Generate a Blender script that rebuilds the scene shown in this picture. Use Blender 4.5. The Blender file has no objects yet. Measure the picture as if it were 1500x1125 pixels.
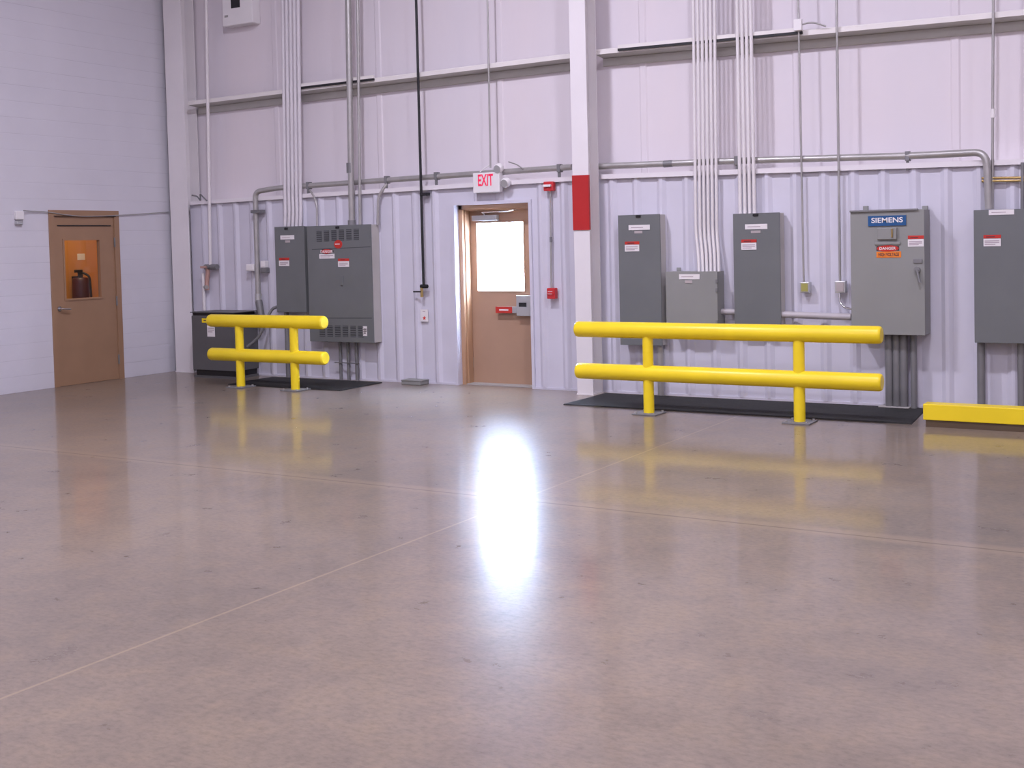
import bpy, bmesh, math, random
from mathutils import Vector, Matrix
random.seed(4)
scene = bpy.context.scene
COL = scene.collection
PI = math.pi

# ------------------------------------------------------------------ camera (measured from the photograph)
FPX = 1744.04
CAM = Vector((12.5148, -11.5368, 1.6519))
YAW, PITCH, ROLL = 0.529085, -0.0408963, -0.0225207
PPX, PPY = 750 + 35.25, 562.5 - 135.88
_f0 = Vector((-math.sin(YAW), math.cos(YAW), 0)); _r0 = Vector((math.cos(YAW), math.sin(YAW), 0)); _u0 = Vector((0, 0, 1))
FWD = math.cos(PITCH) * _f0 + math.sin(PITCH) * _u0
_u1 = -math.sin(PITCH) * _f0 + math.cos(PITCH) * _u0
RGT = math.cos(ROLL) * _r0 + math.sin(ROLL) * _u1
UPV = -math.sin(ROLL) * _r0 + math.cos(ROLL) * _u1

def ray(px, py):
    return RGT * ((px - PPX) / FPX) - UPV * ((py - PPY) / FPX) + FWD
def hit(px, py, axis, val):
    d = ray(px, py); t = (val - CAM[axis]) / d[axis]
    return CAM + d * t
def W(px, py, y=0.0):
    p = hit(px, py, 1, y); return p.x, p.z
def FL(px, py, z=0.0):
    p = hit(px, py, 2, z); return p.x, p.y
def LW(px, py, x=0.0):
    p = hit(px, py, 0, x); return p.y, p.z

cd = bpy.data.cameras.new('camera'); cam = bpy.data.objects.new('camera', cd); COL.objects.link(cam)
cd.sensor_width = 36; cd.lens = FPX / 1500 * 36
cd.shift_x = -35.25 / 1500; cd.shift_y = -135.88 / 1500
cd.clip_start = 0.05; cd.clip_end = 200
m = Matrix((RGT, UPV, -FWD)).transposed().to_4x4(); m.translation = CAM
cam.matrix_world = m
scene.camera = cam

# ------------------------------------------------------------------ materials
def nodes(name):
    mt = bpy.data.materials.new(name); mt.use_nodes = True
    nt = mt.node_tree; b = nt.nodes['Principled BSDF']
    return mt, nt, b
def N(nt, t, **kw):
    n = nt.nodes.new(t)
    for k, v in kw.items(): setattr(n, k, v)
    return n
def ramp(nt, fac, stops):
    r = N(nt, 'ShaderNodeValToRGB'); el = r.color_ramp.elements
    while len(el) > 1: el.remove(el[-1])
    el[0].position = stops[0][0]; el[0].color = (*stops[0][1], 1)
    for p, c in stops[1:]:
        e = el.new(p); e.color = (*c, 1)
    nt.links.new(fac, r.inputs['Fac']); return r.outputs['Color']
def coords(nt, scale=(1, 1, 1)):
    tc = N(nt, 'ShaderNodeNewGeometry'); mp = N(nt, 'ShaderNodeMapping'); mp.inputs['Scale'].default_value = scale
    nt.links.new(tc.outputs['Position'], mp.inputs['Vector']); return mp.outputs['Vector']
def noise(nt, vec, scale, detail=3, rough=0.5):
    n = N(nt, 'ShaderNodeTexNoise'); n.inputs['Scale'].default_value = scale; n.inputs['Detail'].default_value = detail
    n.inputs['Roughness'].default_value = rough
    nt.links.new(vec, n.inputs['Vector']); return n.outputs['Fac']
def bump(nt, b, height, strength, dist=0.01):
    bp = N(nt, 'ShaderNodeBump'); bp.inputs['Strength'].default_value = strength; bp.inputs['Distance'].default_value = dist
    nt.links.new(height, bp.inputs['Height']); nt.links.new(bp.outputs['Normal'], b.inputs['Normal'])
def paint(name, col, rough=0.5, metal=0.0, var=0.06, scale=3.0, spec=0.5, bmp=0.0):
    mt, nt, b = nodes(name)
    v = coords(nt); f = noise(nt, v, scale, 4)
    lo = tuple(max(0, c * (1 - var)) for c in col); hi = tuple(min(1, c * (1 + var)) for c in col)
    nt.links.new(ramp(nt, f, [(0.3, lo), (0.7, hi)]), b.inputs['Base Color'])
    b.inputs['Roughness'].default_value = rough; b.inputs['Metallic'].default_value = metal
    b.inputs['Specular IOR Level'].default_value = spec
    if bmp: bump(nt, b, noise(nt, v, 60, 3), bmp, 0.004)
    return mt

M = {}
M['siding'] = paint('siding', (0.64, 0.63, 0.71), 0.45, var=0.03)
M['trim'] = paint('trim_paint', (0.78, 0.75, 0.77), 0.45, var=0.02)
M['column'] = paint('column_paint', (0.80, 0.77, 0.78), 0.5, var=0.025)
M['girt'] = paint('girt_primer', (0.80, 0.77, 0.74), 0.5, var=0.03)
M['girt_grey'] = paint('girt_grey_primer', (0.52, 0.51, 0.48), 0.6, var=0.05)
M['red'] = paint('red_paint', (0.46, 0.018, 0.018), 0.45, var=0.05)
M['red_device'] = paint('red_device', (0.55, 0.03, 0.035), 0.35, var=0.03)
M['yellow'] = paint('yellow_paint', (0.93, 0.70, 0.018), 0.36, var=0.04)
M['panel'] = paint('panel_dark_grey', (0.160, 0.170, 0.172), 0.5, var=0.04, spec=0.35)
M['panel_side'] = paint('panel_box_daylit_grey', (0.50, 0.48, 0.45), 0.5, var=0.04)  # box grey raised; exit-door daylight on the vented panel's side is painted in
M['panel_light'] = paint('panel_light_grey', (0.27, 0.275, 0.262), 0.5, var=0.03)
M['vent'] = paint('vent_dark', (0.06, 0.064, 0.07), 0.6)
M['black'] = paint('black_plastic', (0.012, 0.012, 0.014), 0.5)
M['xfmr'] = paint('transformer_grey', (0.105, 0.105, 0.108), 0.5, var=0.05)
M['galv'] = paint('galvanised', (0.44, 0.43, 0.415), 0.36, metal=0.5, var=0.08, scale=8)
M['galv_dark'] = paint('weathered_conduit', (0.22, 0.22, 0.225), 0.5, metal=0.3, var=0.1)
M['painted_pipe'] = paint('painted_conduit', (0.76, 0.73, 0.73), 0.4, var=0.03)
M['pipe_grey'] = paint('grey_pipe', (0.47, 0.44, 0.45), 0.4, var=0.04)
M['wall_pipe'] = paint('wall_colour_pipe', (0.68, 0.65, 0.68), 0.45, var=0.03)
M['dark_underfill'] = paint('under_beam_shade', (0.10, 0.065, 0.035), 0.6)  # dark brown standing in for the shade under the yellow beam
M['white'] = paint('white_plastic', (0.82, 0.80, 0.80), 0.4, var=0.02)
M['sticker'] = paint('sticker_white', (0.80, 0.77, 0.77), 0.5, var=0.03)
M['sticker_grey'] = paint('sticker_faded', (0.45, 0.40, 0.40), 0.5)
M['sticker_red'] = paint('sticker_red', (0.55, 0.03, 0.02), 0.5)
M['sticker_orange'] = paint('sticker_orange', (0.80, 0.22, 0.02), 0.5)
M['ink'] = paint('ink', (0.05, 0.03, 0.04), 0.6)
M['ink_grey'] = paint('ink_grey', (0.42, 0.34, 0.38), 0.6)
M['blue'] = paint('blue_plate', (0.012, 0.085, 0.24), 0.4)
M['mat'] = paint('rubber_mat', (0.028, 0.028, 0.028), 0.75, var=0.2, scale=30, spec=0.3, bmp=0.3)
M['brown'] = paint('door_brown_dim', (0.35, 0.212, 0.128), 0.38, var=0.05)  # same door brown, darkened for the dim light on the block wall
M['tan'] = paint('door_brown_lit', (0.43, 0.275, 0.185), 0.38, var=0.04)  # lit copy of the door brown, for the brighter exit door
M['brown_frame'] = paint('brown_frame', (0.46, 0.28, 0.165), 0.35, var=0.04)
M['chrome'] = paint('chrome', (0.75, 0.75, 0.76), 0.15, metal=1.0, var=0.02)
M['alu'] = paint('aluminium', (0.55, 0.56, 0.56), 0.35, metal=0.6, var=0.03)
M['brass'] = paint('brass', (0.50, 0.36, 0.14), 0.35, metal=0.8)
M['copper'] = paint('copper', (0.55, 0.34, 0.29), 0.45, metal=0.4)
M['olive'] = paint('olive_cover', (0.38, 0.36, 0.10), 0.5)
M['ochre'] = paint('ochre_room', (0.62, 0.27, 0.075), 0.7)
M['ext_red'] = paint('extinguisher_red', (0.065, 0.012, 0.012), 0.35)
M['concrete_out'] = paint('outdoor_concrete', (0.55, 0.54, 0.52), 0.8)
M['grout'] = paint('grout', (0.45, 0.43, 0.41), 0.85, bmp=0.4)

def mk_block():
    mt, nt, b = nodes('painted_block')
    g = N(nt, 'ShaderNodeNewGeometry'); sx = N(nt, 'ShaderNodeSeparateXYZ'); cb = N(nt, 'ShaderNodeCombineXYZ')
    nt.links.new(g.outputs['Position'], sx.inputs[0]); nt.links.new(sx.outputs['Y'], cb.inputs['X']); nt.links.new(sx.outputs['Z'], cb.inputs['Y'])
    br = N(nt, 'ShaderNodeTexBrick'); br.inputs['Scale'].default_value = 1.0; br.inputs['Brick Width'].default_value = 60.0
    br.inputs['Row Height'].default_value = 0.193; br.inputs['Mortar Size'].default_value = 0.004; br.inputs['Mortar Smooth'].default_value = 0.6
    br.inputs['Color1'].default_value = (1, 1, 1, 1); br.inputs['Color2'].default_value = (1, 1, 1, 1); br.inputs['Mortar'].default_value = (0, 0, 0, 1)
    nt.links.new(cb.outputs[0], br.inputs['Vector'])
    v = coords(nt)
    n = noise(nt, v, 2.0, 4)
    c = ramp(nt, n, [(0.3, (0.655, 0.645, 0.70)), (0.7, (0.69, 0.68, 0.735))])
    mx = N(nt, 'ShaderNodeMix'); mx.data_type = 'RGBA'
    mr = N(nt, 'ShaderNodeMath'); mr.operation = 'MULTIPLY'
    n2 = noise(nt, v, 0.9, 2)
    rp = N(nt, 'ShaderNodeMapRange'); rp.inputs['From Min'].default_value = 0.4; rp.inputs['From Max'].default_value = 0.65
    rp.inputs['To Min'].default_value = 0.10; rp.inputs['To Max'].default_value = 0.55
    nt.links.new(n2, rp.inputs['Value'])
    nt.links.new(br.outputs['Fac'], mr.inputs[0]); nt.links.new(rp.outputs[0], mr.inputs[1])
    nt.links.new(mr.outputs[0], mx.inputs['Factor']); nt.links.new(c, mx.inputs['A']); mx.inputs['B'].default_value = (0.45, 0.44, 0.48, 1)
    nt.links.new(mx.outputs['Result'], b.inputs['Base Color']); b.inputs['Roughness'].default_value = 0.6
    b.inputs['Specular IOR Level'].default_value = 0.3
    sub = N(nt, 'ShaderNodeMath'); sub.operation = 'SUBTRACT'; sub.inputs[0].default_value = 1.0
    nt.links.new(br.outputs['Fac'], sub.inputs[1]); bump(nt, b, sub.outputs[0], 0.25, 0.01)
    return mt
M['block'] = mk_block()

def mk_liner():
    mt, nt, b = nodes('insulation_facing')
    v = coords(nt, (1, 1, 0.12)); n = noise(nt, v, 1.6, 3)
    nt.links.new(ramp(nt, n, [(0.3, (0.72, 0.682, 0.722)), (0.7, (0.76, 0.703, 0.728))]), b.inputs['Base Color'])
    b.inputs['Roughness'].default_value = 0.55; b.inputs['Specular IOR Level'].default_value = 0.35
    bump(nt, b, noise(nt, coords(nt, (1, 1, 0.25)), 3.5, 3), 0.35, 0.03)
    return mt
M['liner'] = mk_liner()

def mk_floor():
    mt, nt, b = nodes('polished_concrete')
    v = coords(nt)
    n1 = noise(nt, v, 0.55, 5, 0.6); n2 = noise(nt, v, 4.0, 6, 0.65)
    c1 = ramp(nt, n1, [(0.30, (0.200, 0.163, 0.131)), (0.5, (0.238, 0.190, 0.149)), (0.72, (0.268, 0.214, 0.164))])
    c2 = ramp(nt, n2, [(0.28, (0.82, 0.83, 0.87)), (0.5, (0.97, 0.97, 0.98)), (0.72, (1.09, 1.06, 1.00))])
    mx = N(nt, 'ShaderNodeMix'); mx.data_type = 'RGBA'; mx.blend_type = 'MULTIPLY'; mx.inputs['Factor'].default_value = 1
    nt.links.new(c1, mx.inputs['A']); nt.links.new(c2, mx.inputs['B'])
    n3 = noise(nt, coords(nt, (1, 1.6, 1)), 26.0, 5, 0.7)
    c3 = ramp(nt, n3, [(0.30, (0.82, 0.82, 0.83)), (0.5, (1, 1, 1)), (0.70, (1.12, 1.11, 1.10))])
    mx3 = N(nt, 'ShaderNodeMix'); mx3.data_type = 'RGBA'; mx3.blend_type = 'MULTIPLY'; mx3.inputs['Factor'].default_value = 1
    nt.links.new(mx.outputs['Result'], mx3.inputs['A']); nt.links.new(c3, mx3.inputs['B']); mx = mx3
    # dark scuffs
    vo = N(nt, 'ShaderNodeTexNoise'); vo.inputs['Scale'].default_value = 10.0; vo.inputs['Detail'].default_value = 2
    nt.links.new(coords(nt, (1, 1.8, 1)), vo.inputs['Vector'])
    sp = N(nt, 'ShaderNodeMapRange'); sp.inputs['From Min'].default_value = 0.77; sp.inputs['From Max'].default_value = 0.84
    sp.inputs['To Max'].default_value = 0.5
    nt.links.new(vo.outputs['Fac'], sp.inputs['Value'])
    m2 = N(nt, 'ShaderNodeMix'); m2.data_type = 'RGBA'; nt.links.new(sp.outputs[0], m2.inputs['Factor'])
    nt.links.new(mx.outputs['Result'], m2.inputs['A']); m2.inputs['B'].default_value = (0.13, 0.105, 0.10, 1)
    # saw-cut joints: one across the hall, one running to the wall
    sx = N(nt, 'ShaderNodeSeparateXYZ'); nt.links.new(v, sx.inputs[0])
    def line(sock, at, w):
        a = N(nt, 'ShaderNodeMath'); a.operation = 'SUBTRACT'; a.inputs[1].default_value = at; nt.links.new(sock, a.inputs[0])
        ab = N(nt, 'ShaderNodeMath'); ab.operation = 'ABSOLUTE'; nt.links.new(a.outputs[0], ab.inputs[0])
        r = N(nt, 'ShaderNodeMapRange'); r.inputs['From Min'].default_value = w; r.inputs['From Max'].default_value = w * 0.5
        nt.links.new(ab.outputs[0], r.inputs['Value']); return r.outputs[0]
    def over(base, fac, col, k):
        mm = N(nt, 'ShaderNodeMath'); mm.operation = 'MULTIPLY'; mm.inputs[1].default_value = k; nt.links.new(fac, mm.inputs[0])
        q = N(nt, 'ShaderNodeMix'); q.data_type = 'RGBA'; nt.links.new(mm.outputs[0], q.inputs['Factor'])
        nt.links.new(base, q.inputs['A']); q.inputs['B'].default_value = (*col, 1); return q.outputs['Result']
    c = m2.outputs['Result']
    c = over(c, line(sx.outputs['Y'], -5.04, 0.11), (0.32, 0.245, 0.175), 0.42)
    c = over(c, line(sx.outputs['Y'], -5.05, 0.012), (0.13, 0.10, 0.07), 0.7)
    c = over(c, line(sx.outputs['X'], 8.56, 0.011), (0.37, 0.29, 0.195), 0.5)
    nt.links.new(c, b.inputs['Base Color'])
    rr = N(nt, 'ShaderNodeMapRange'); rr.inputs['To Min'].default_value = 0.24; rr.inputs['To Max'].default_value = 0.34
    nt.links.new(n2, rr.inputs['Value']); nt.links.new(rr.outputs[0], b.inputs['Roughness'])
    b.inputs['Specular IOR Level'].default_value = 0.03
    b.inputs['Coat Weight'].default_value = 0.55; b.inputs['Coat Roughness'].default_value = 0.095; b.inputs['Coat IOR'].default_value = 1.45
    bump(nt, b, noise(nt, v, 9.0, 4), 0.08, 0.006)
    nt.links.new(b.inputs['Normal'].links[0].from_socket, b.inputs['Coat Normal'])
    return mt
M['floor'] = mk_floor()

def mk_glass():
    mt = bpy.data.materials.new('window_glass'); mt.use_nodes = True; nt = mt.node_tree; nt.nodes.clear()
    o = N(nt, 'ShaderNodeOutputMaterial'); t = N(nt, 'ShaderNodeBsdfTransparent'); g = N(nt, 'ShaderNodeBsdfGlossy')
    g.inputs['Roughness'].default_value = 0.03; t.inputs['Color'].default_value = (0.93, 0.96, 0.97, 1)
    mx = N(nt, 'ShaderNodeMixShader'); mx.inputs[0].default_value = 0.05
    nt.links.new(t.outputs[0], mx.inputs[1]); nt.links.new(g.outputs[0], mx.inputs[2])
    nt.links.new(mx.outputs[0], o.inputs[0]); return mt
M['glass'] = mk_glass()
def mk_emit(name, col, s):
    mt, nt, b = nodes(name); b.inputs['Base Color'].default_value = (*col, 1)
    b.inputs['Emission Color'].default_value = (*col, 1); b.inputs['Emission Strength'].default_value = s
    return mt
M['exit_red'] = mk_emit('exit_letters', (0.80, 0.02, 0.09), 0.30)
M['lamp'] = mk_emit('lamp_lens', (1, 0.96, 1.0), 6)

# ------------------------------------------------------------------ mesh helpers
class MB:
    def __init__(s): s.bm = bmesh.new()
    def box(s, x0, x1, y0, y1, z0, z1, bev=0.0):
        x0, x1 = sorted((x0, x1)); y0, y1 = sorted((y0, y1)); z0, z1 = sorted((z0, z1))
        v = [s.bm.verts.new(p) for p in ((x0, y0, z0), (x1, y0, z0), (x1, y1, z0), (x0, y1, z0), (x0, y0, z1), (x1, y0, z1), (x1, y1, z1), (x0, y1, z1))]
        fs = [s.bm.faces.new([v[i] for i in q]) for q in ((0, 3, 2, 1), (4, 5, 6, 7), (0, 1, 5, 4), (1, 2, 6, 5), (2, 3, 7, 6), (3, 0, 4, 7))]
        if bev:
            es = list({e for f in fs for e in f.edges})
            bmesh.ops.bevel(s.bm, geom=es, offset=bev, segments=2, affect='EDGES', profile=0.5)
        return s
    def hexa(s, bottom, top):
        v = [s.bm.verts.new(p) for p in list(bottom) + list(top)]
        for q in ((0, 3, 2, 1), (4, 5, 6, 7), (0, 1, 5, 4), (1, 2, 6, 5), (2, 3, 7, 6), (3, 0, 4, 7)): s.bm.faces.new([v[i] for i in q])
        return s
    def beam(s, p0, p1, prof):
        """extrude a (y,z) profile from p0 to p1 (both (x, z offset))"""
        a = [s.bm.verts.new((p0[0], y, p0[1] + z)) for y, z in prof]; b = [s.bm.verts.new((p1[0], y, p1[1] + z)) for y, z in prof]
        n = len(prof)
        for i in range(n): s.bm.faces.new((a[i], a[(i + 1) % n], b[(i + 1) % n], b[i]))
        s.bm.faces.new(a[::-1]); s.bm.faces.new(b); return s
    def tube(s, pts, r, bend=0.0, seg=14, cap=True, dome=0.0):
        P = [Vector(p) for p in pts]; path = [P[0]]
        for i in range(1, len(P) - 1):
            a, b, c = P[i - 1], P[i], P[i + 1]
            d0 = (a - b); d1 = (c - b); l = min(d0.length, d1.length) * 0.48
            t = min(bend, l)
            if t < 1e-4: path.append(b); continue
            s0 = b + d0.normalized() * t; s1 = b + d1.normalized() * t
            for k in range(9):
                u = k / 8; path.append((1 - u) ** 2 * s0 + 2 * u * (1 - u) * b + u * u * s1)
        path.append(P[-1])
        rad = [r] * len(path)
        if dome:
            d = (path[1] - path[0]).normalized(); e = (path[-2] - path[-1]).normalized()
            st = [(path[0] + d * dome * q, r * w) for q, w in ((0, 0.80), (0.3, 0.93))]
            en = [(path[-1] + e * dome * q, r * w) for q, w in ((0.3, 0.93), (0, 0.80))]
            path = [p for p, _ in st] + [path[0] + d * dome] + path[1:-1] + [path[-1] + e * dome] + [p for p, _ in en]
            rad = [w for _, w in st] + [r] * (len(path) - 4) + [w for _, w in en]
        rings = []; T = (path[1] - path[0]).normalized()
        ref = Vector((0, 0, 1)) if abs(T.z) < 0.9 else Vector((0, 1, 0))
        u = T.cross(ref).normalized()
        for i, p in enumerate(path):
            t = (path[min(i + 1, len(path) - 1)] - path[max(i - 1, 0)]).normalized()
            u = (u - t * u.dot(t)).normalized(); w = t.cross(u)
            rings.append([s.bm.verts.new(p + (u * math.cos(2 * PI * k / seg) + w * math.sin(2 * PI * k / seg)) * rad[i]) for k in range(seg)])
        for a, b in zip(rings, rings[1:]):
            for k in range(seg):
                f = s.bm.faces.new((a[k], a[(k + 1) % seg], b[(k + 1) % seg], b[k])); f.smooth = True
        if cap:                                   # separate cap vertices keep the end faces flat
            s.bm.faces.new([s.bm.verts.new(v.co) for v in rings[0][::-1]]); s.bm.faces.new([s.bm.verts.new(v.co) for v in rings[-1]])
        return s
    def disc(s, c, r, y0, y1, seg=24, sx=1.0):
        """short cylinder facing -y, centre c=(x,z)"""
        a = [s.bm.verts.new((c[0] + sx * r * math.cos(2 * PI * k / seg), y0, c[1] + r * math.sin(2 * PI * k / seg))) for k in range(seg)]
        b = [s.bm.verts.new((v.co.x, y1, v.co.z)) for v in a]
        for k in range(seg): s.bm.faces.new((a[k], a[(k + 1) % seg], b[(k + 1) % seg], b[k]))
        s.bm.faces.new(a); s.bm.faces.new(b[::-1]); return s

LOC = {}
def link(name, bm_or_me, mat, parent=None, at=None):
    off = LOC[parent.name] if parent else Vector(at) if at is not None else None
    if isinstance(bm_or_me, MB):
        bm = bm_or_me.bm
        if off is None:
            xs = [v.co for v in bm.verts]
            off = Vector((sum(c.x for c in xs) / len(xs), sum(c.y for c in xs) / len(xs), min(c.z for c in xs)))
        bmesh.ops.translate(bm, vec=-off, verts=bm.verts)
        bmesh.ops.recalc_face_normals(bm, faces=bm.faces)
        me = bpy.data.meshes.new(name); bm.to_mesh(me); bm.free()
    else:
        me = bm_or_me
        if off is None: off = Vector((0, 0, 0))
        me.transform(Matrix.Translation(-off))
    me.materials.append(M[mat] if isinstance(mat, str) else mat)
    o = bpy.data.objects.new(name, me); COL.objects.link(o)
    if parent: o.parent = parent
    else: o.location = off
    LOC[o.name] = off.copy()
    return o
def tag(o, label, cat, group=None, kind=None):
    o['label'] = label; o['category'] = cat
    if group: o['group'] = group
    if kind: o['kind'] = kind
    return o
def thing(name, loc, label, cat, group=None, kind=None):
    o = bpy.data.objects.new(name, None); COL.objects.link(o); o.location = loc; o.empty_display_size = 0.1
    LOC[o.name] = Vector(loc); return tag(o, label, cat, group, kind)
def struct(name, mb, mat, label=None, parent=None):
    o = link(name, mb, mat, parent, at=None if parent else (0, 0, 0))
    if not parent:
        o['kind'] = 'structure'
        if label: o['label'] = label; o['category'] = name.split('_')[0]
    return o
def text_mesh(body, x0, x1, z0, z1, y):
    """flat lettering facing the hall, fitted to the given box"""
    cu = bpy.data.curves.new('lettering', 'FONT'); cu.body = body; cu.offset = 0.02
    t = bpy.data.objects.new('lettering_tmp', cu); COL.objects.link(t)
    dg = bpy.context.evaluated_depsgraph_get(); me = bpy.data.meshes.new_from_object(t.evaluated_get(dg))
    bpy.data.objects.remove(t); bpy.data.curves.remove(cu); me.materials.clear()
    xs = [v.co.x for v in me.vertices]; ys = [v.co.y for v in me.vertices]
    ax, bx, ay, by = min(xs), max(xs), min(ys), max(ys)
    for v in me.vertices:
        v.co = ((v.co.x - ax) / (bx - ax) * (x1 - x0) + x0, y, (v.co.y - ay) / (by - ay) * (z1 - z0) + z0)
    return me

# ------------------------------------------------------------------ setting
XR, YF, ZC = 20.0, -20.0, 7.6           # far side wall, wall behind the viewer, ceiling
XC0 = W(258, 540, -0.06)[0]; XC1 = W(283.5, 400, 0.0)[0]      # corner column
DX0, DX1 = 4.687, 5.692                  # exit door opening
DZ = 2.105
YL = 0.20                                # insulation plane
YO = 0.32                                # outer face of the wall
struct('floor', MB().box(-0.3, XR + 0.3, YF - 0.3, YO, -0.15, 0.0), 'floor', 'polished brown grey concrete floor with saw-cut joints')
struct('ceiling', MB().box(-0.3, XR + 0.3, YF - 0.3, YO, ZC, ZC + 0.15), 'liner', 'white insulated ceiling above the hall')
struct('wall_right', MB().box(XR, XR + 0.2, YF, YO, 0, ZC), 'liner', 'white far side wall')
struct('wall_front', MB().box(-0.2, XR, YF - 0.2, YF, 0, ZC), 'liner', 'white wall behind the viewer')
# left masonry wall with a door hole
LY0, LY1, LZ = LW(67.6, 308.7)[0], LW(171, 308)[0], 2.184
LY0 = (LY0 + LW(82.5, 568.5)[0]) / 2; LY1 = (LY1 + LW(183.3, 553.5)[0]) / 2
wl = MB().box(-0.2, 0, YF, LY0, 0, ZC).box(-0.2, 0, LY1, YO, 0, ZC).box(-0.2, 0, LY0, LY1, LZ, ZC)
struct('wall_left', wl, 'block', 'white painted concrete block wall with a brown door')

# back wall: insulation facing above, core round the door, ribbed wainscot below
def zt_left(x): return 2.268 + (2.322 - 2.268) * (x - 0.65) / (6.4 - 0.65)
def zt_right(x): return 2.325 + (2.262 - 2.325) * (x - 6.65) / (10.8 - 6.65)
wb = MB()
wb.box(0, DX0 - 0.06, YL, YO, 0, ZC).box(DX1 + 0.06, XR, YL, YO, 0, ZC).box(DX0 - 0.06, DX1 + 0.06, YL, YO, DZ + 0.05, ZC)
for px in (405, 556, 733, 943, 1168, 1400):            # vertical facing tabs
    x, _ = W(px, 150, YL)
    wb.hexa([(x - 0.03, YL - 0.012, 2.2), (x + 0.03, YL - 0.012, 2.2), (x + 0.06, YL + .01, 2.2), (x - 0.06, YL + .01, 2.2)],
            [(x - 0.03, YL - 0.012, ZC), (x + 0.03, YL - 0.012, ZC), (x + 0.06, YL + .01, ZC), (x - 0.06, YL + .01, ZC)])
wall_back = struct('wall_back', wb, 'liner', 'white insulated back wall above ribbed metal wainscot')
def ribbed(x0, x1, ribs, z0f, z1f):
    mb = MB(); prof = [(x0, 0.026)]
    for r in ribs:
        if r - 0.05 > x0 and r + 0.05 < x1:
            prof += [(r - 0.055, 0.026), (r - 0.016, 0.0), (r + 0.016, 0.0), (r + 0.055, 0.026)]
    prof.append((x1, 0.026))
    fr = [(mb.bm.verts.new((x, y, z0f(x))), mb.bm.verts.new((x, y, z1f(x)))) for x, y in prof]
    bk = [(mb.bm.verts.new((x, y + 0.004, z0f(x))), mb.bm.verts.new((x, y + 0.004, z1f(x)))) for x, y in prof]
    for i in range(len(prof) - 1):
        for R in (fr, bk): mb.bm.faces.new((R[i][0], R[i + 1][0], R[i + 1][1], R[i][1]))
        mb.bm.faces.new((fr[i][0], bk[i][0], bk[i + 1][0], fr[i + 1][0])); mb.bm.faces.new((fr[i][1], bk[i][1], bk[i + 1][1], fr[i + 1][1]))
    return mb
ribsL = [0.628 + 0.29 * k for k in range(21)]; ribsR = [6.737 + 0.29 * k for k in range(46)]
XCOL = 6.52
wn = ribbed(XC1 - 0.05, DX0 - 0.03, ribsL, lambda x: 0.02, zt_left)
w2 = ribbed(DX0 - 0.03, DX1 + 0.03, [5.0, 5.3], lambda x: DZ + 0.03, zt_left)
w3 = ribbed(DX1 + 0.03, XCOL, ribsL, lambda x: 0.02, zt_left)
w4 = ribbed(XCOL, XR - 0.01, ribsR, lambda x: 0.02, lambda x: zt_right(min(x, 12)))
for w_ in (w2, w3, w4):
    me = bpy.data.meshes.new('t'); w_.bm.to_mesh(me); wn.bm.from_mesh(me); bpy.data.meshes.remove(me)
struct('wainscot', wn, 'siding', parent=wall_back)
# cap trim, base angle and door trim
def cap(x0, x1, f):
    return MB().beam((x0, f(x0)), (x1, f(x1)), [(-0.022, -0.004), (-0.022, 0.046), (YL, 0.052), (YL, 0.044), (-0.014, 0.038), (-0.014, -0.004)])
c1 = cap(XC1 - 0.01, 6.415, zt_left); c2 = cap(6.63, 12.0, zt_right)
struct('trim_1', c1, 'trim', 'white metal cap along the wainscot left of the tall column')
struct('trim_2', c2, 'trim', 'white metal cap along the wainscot right of the tall column')
struct('baseboard_back', MB().box(XC1, DX0 - 0.02, 0.006, 0.03, 0.0, 0.022).box(DX1 + 0.02, XR - .01, 0.006, 0.03, 0, 0.022), 'siding', 'thin base angle below the wainscot')
dt = MB()                                   # white return trim of the door opening
dt.box(DX0 - 0.035, DX0, -0.004, 0.09, 0, DZ + 0.035).box(DX1, DX1 + 0.035, -0.004, 0.09, 0, DZ + 0.035).box(DX0, DX1, -0.004, 0.09, DZ, DZ + 0.035)
struct('trim_3', dt, 'siding', 'white trim lining the exit door opening')

# outdoors seen through the exit door glass
struct('ground', MB().box(-40, 60, YO + 0.001, 60, -0.25, -0.05), 'concrete_out', 'bright concrete apron outside the exit door')

# ------------------------------------------------------------------ exit door (door_1)
YD = 0.24                                # room face of the leaf
d1 = thing('door_1', ((DX0 + DX1) / 2, YD, 0), 'brown steel exit door with a bright glass pane', 'door', kind='structure')
FW = 0.05
fr = MB()
fr.box(DX0, DX0 + FW, 0.09, YO, 0, DZ).box(DX1 - FW, DX1, 0.09, YO, 0, DZ).box(DX0, DX1, 0.09, YO, DZ - FW, DZ)
fr.box(DX0 + FW, DX0 + FW + 0.016, 0.13, YD - 0.012, 0, DZ - FW).box(DX1 - FW - 0.016, DX1 - FW, 0.13, YD - 0.012, 0, DZ - FW).box(DX0 + FW, DX1 - FW, 0.13, YD - 0.012, DZ - FW - 0.016, DZ - FW)
link('door_frame', fr, 'brown_frame', d1)
lx0, lx1, lz1 = DX0 + FW + 0.003, DX1 - FW - 0.003, DZ - FW - 0.004
gx0 = W(699.5, 378, YD)[0]; gx1 = W(767.5, 378, YD)[0]; gz1 = W(733, 326, YD)[1]; gz0 = W(735, 426, YD)[1]
leaf = MB()
leaf.box(lx0, gx0, YD, YD + 0.045, 0.0125, lz1).box(gx1, lx1, YD, YD + 0.045, 0.0125, lz1)
leaf.box(gx0, gx1, YD, YD + 0.045, 0.0125, gz0).box(gx0, gx1, YD, YD + 0.045, gz1, lz1)
lf = link('door_leaf', leaf, 'tan', d1)
gf = MB(); e = 0.018
gf.box(gx0 - e, gx0, YD - 0.008, YD, gz0 - e, gz1 + e).box(gx1, gx1 + e, YD - 0.008, YD, gz0 - e, gz1 + e).box(gx0, gx1, YD - 0.008, YD, gz0 - e, gz0).box(gx0, gx1, YD - 0.008, YD, gz1, gz1 + e)
link('window_frame', gf, 'tan', lf)
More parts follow.
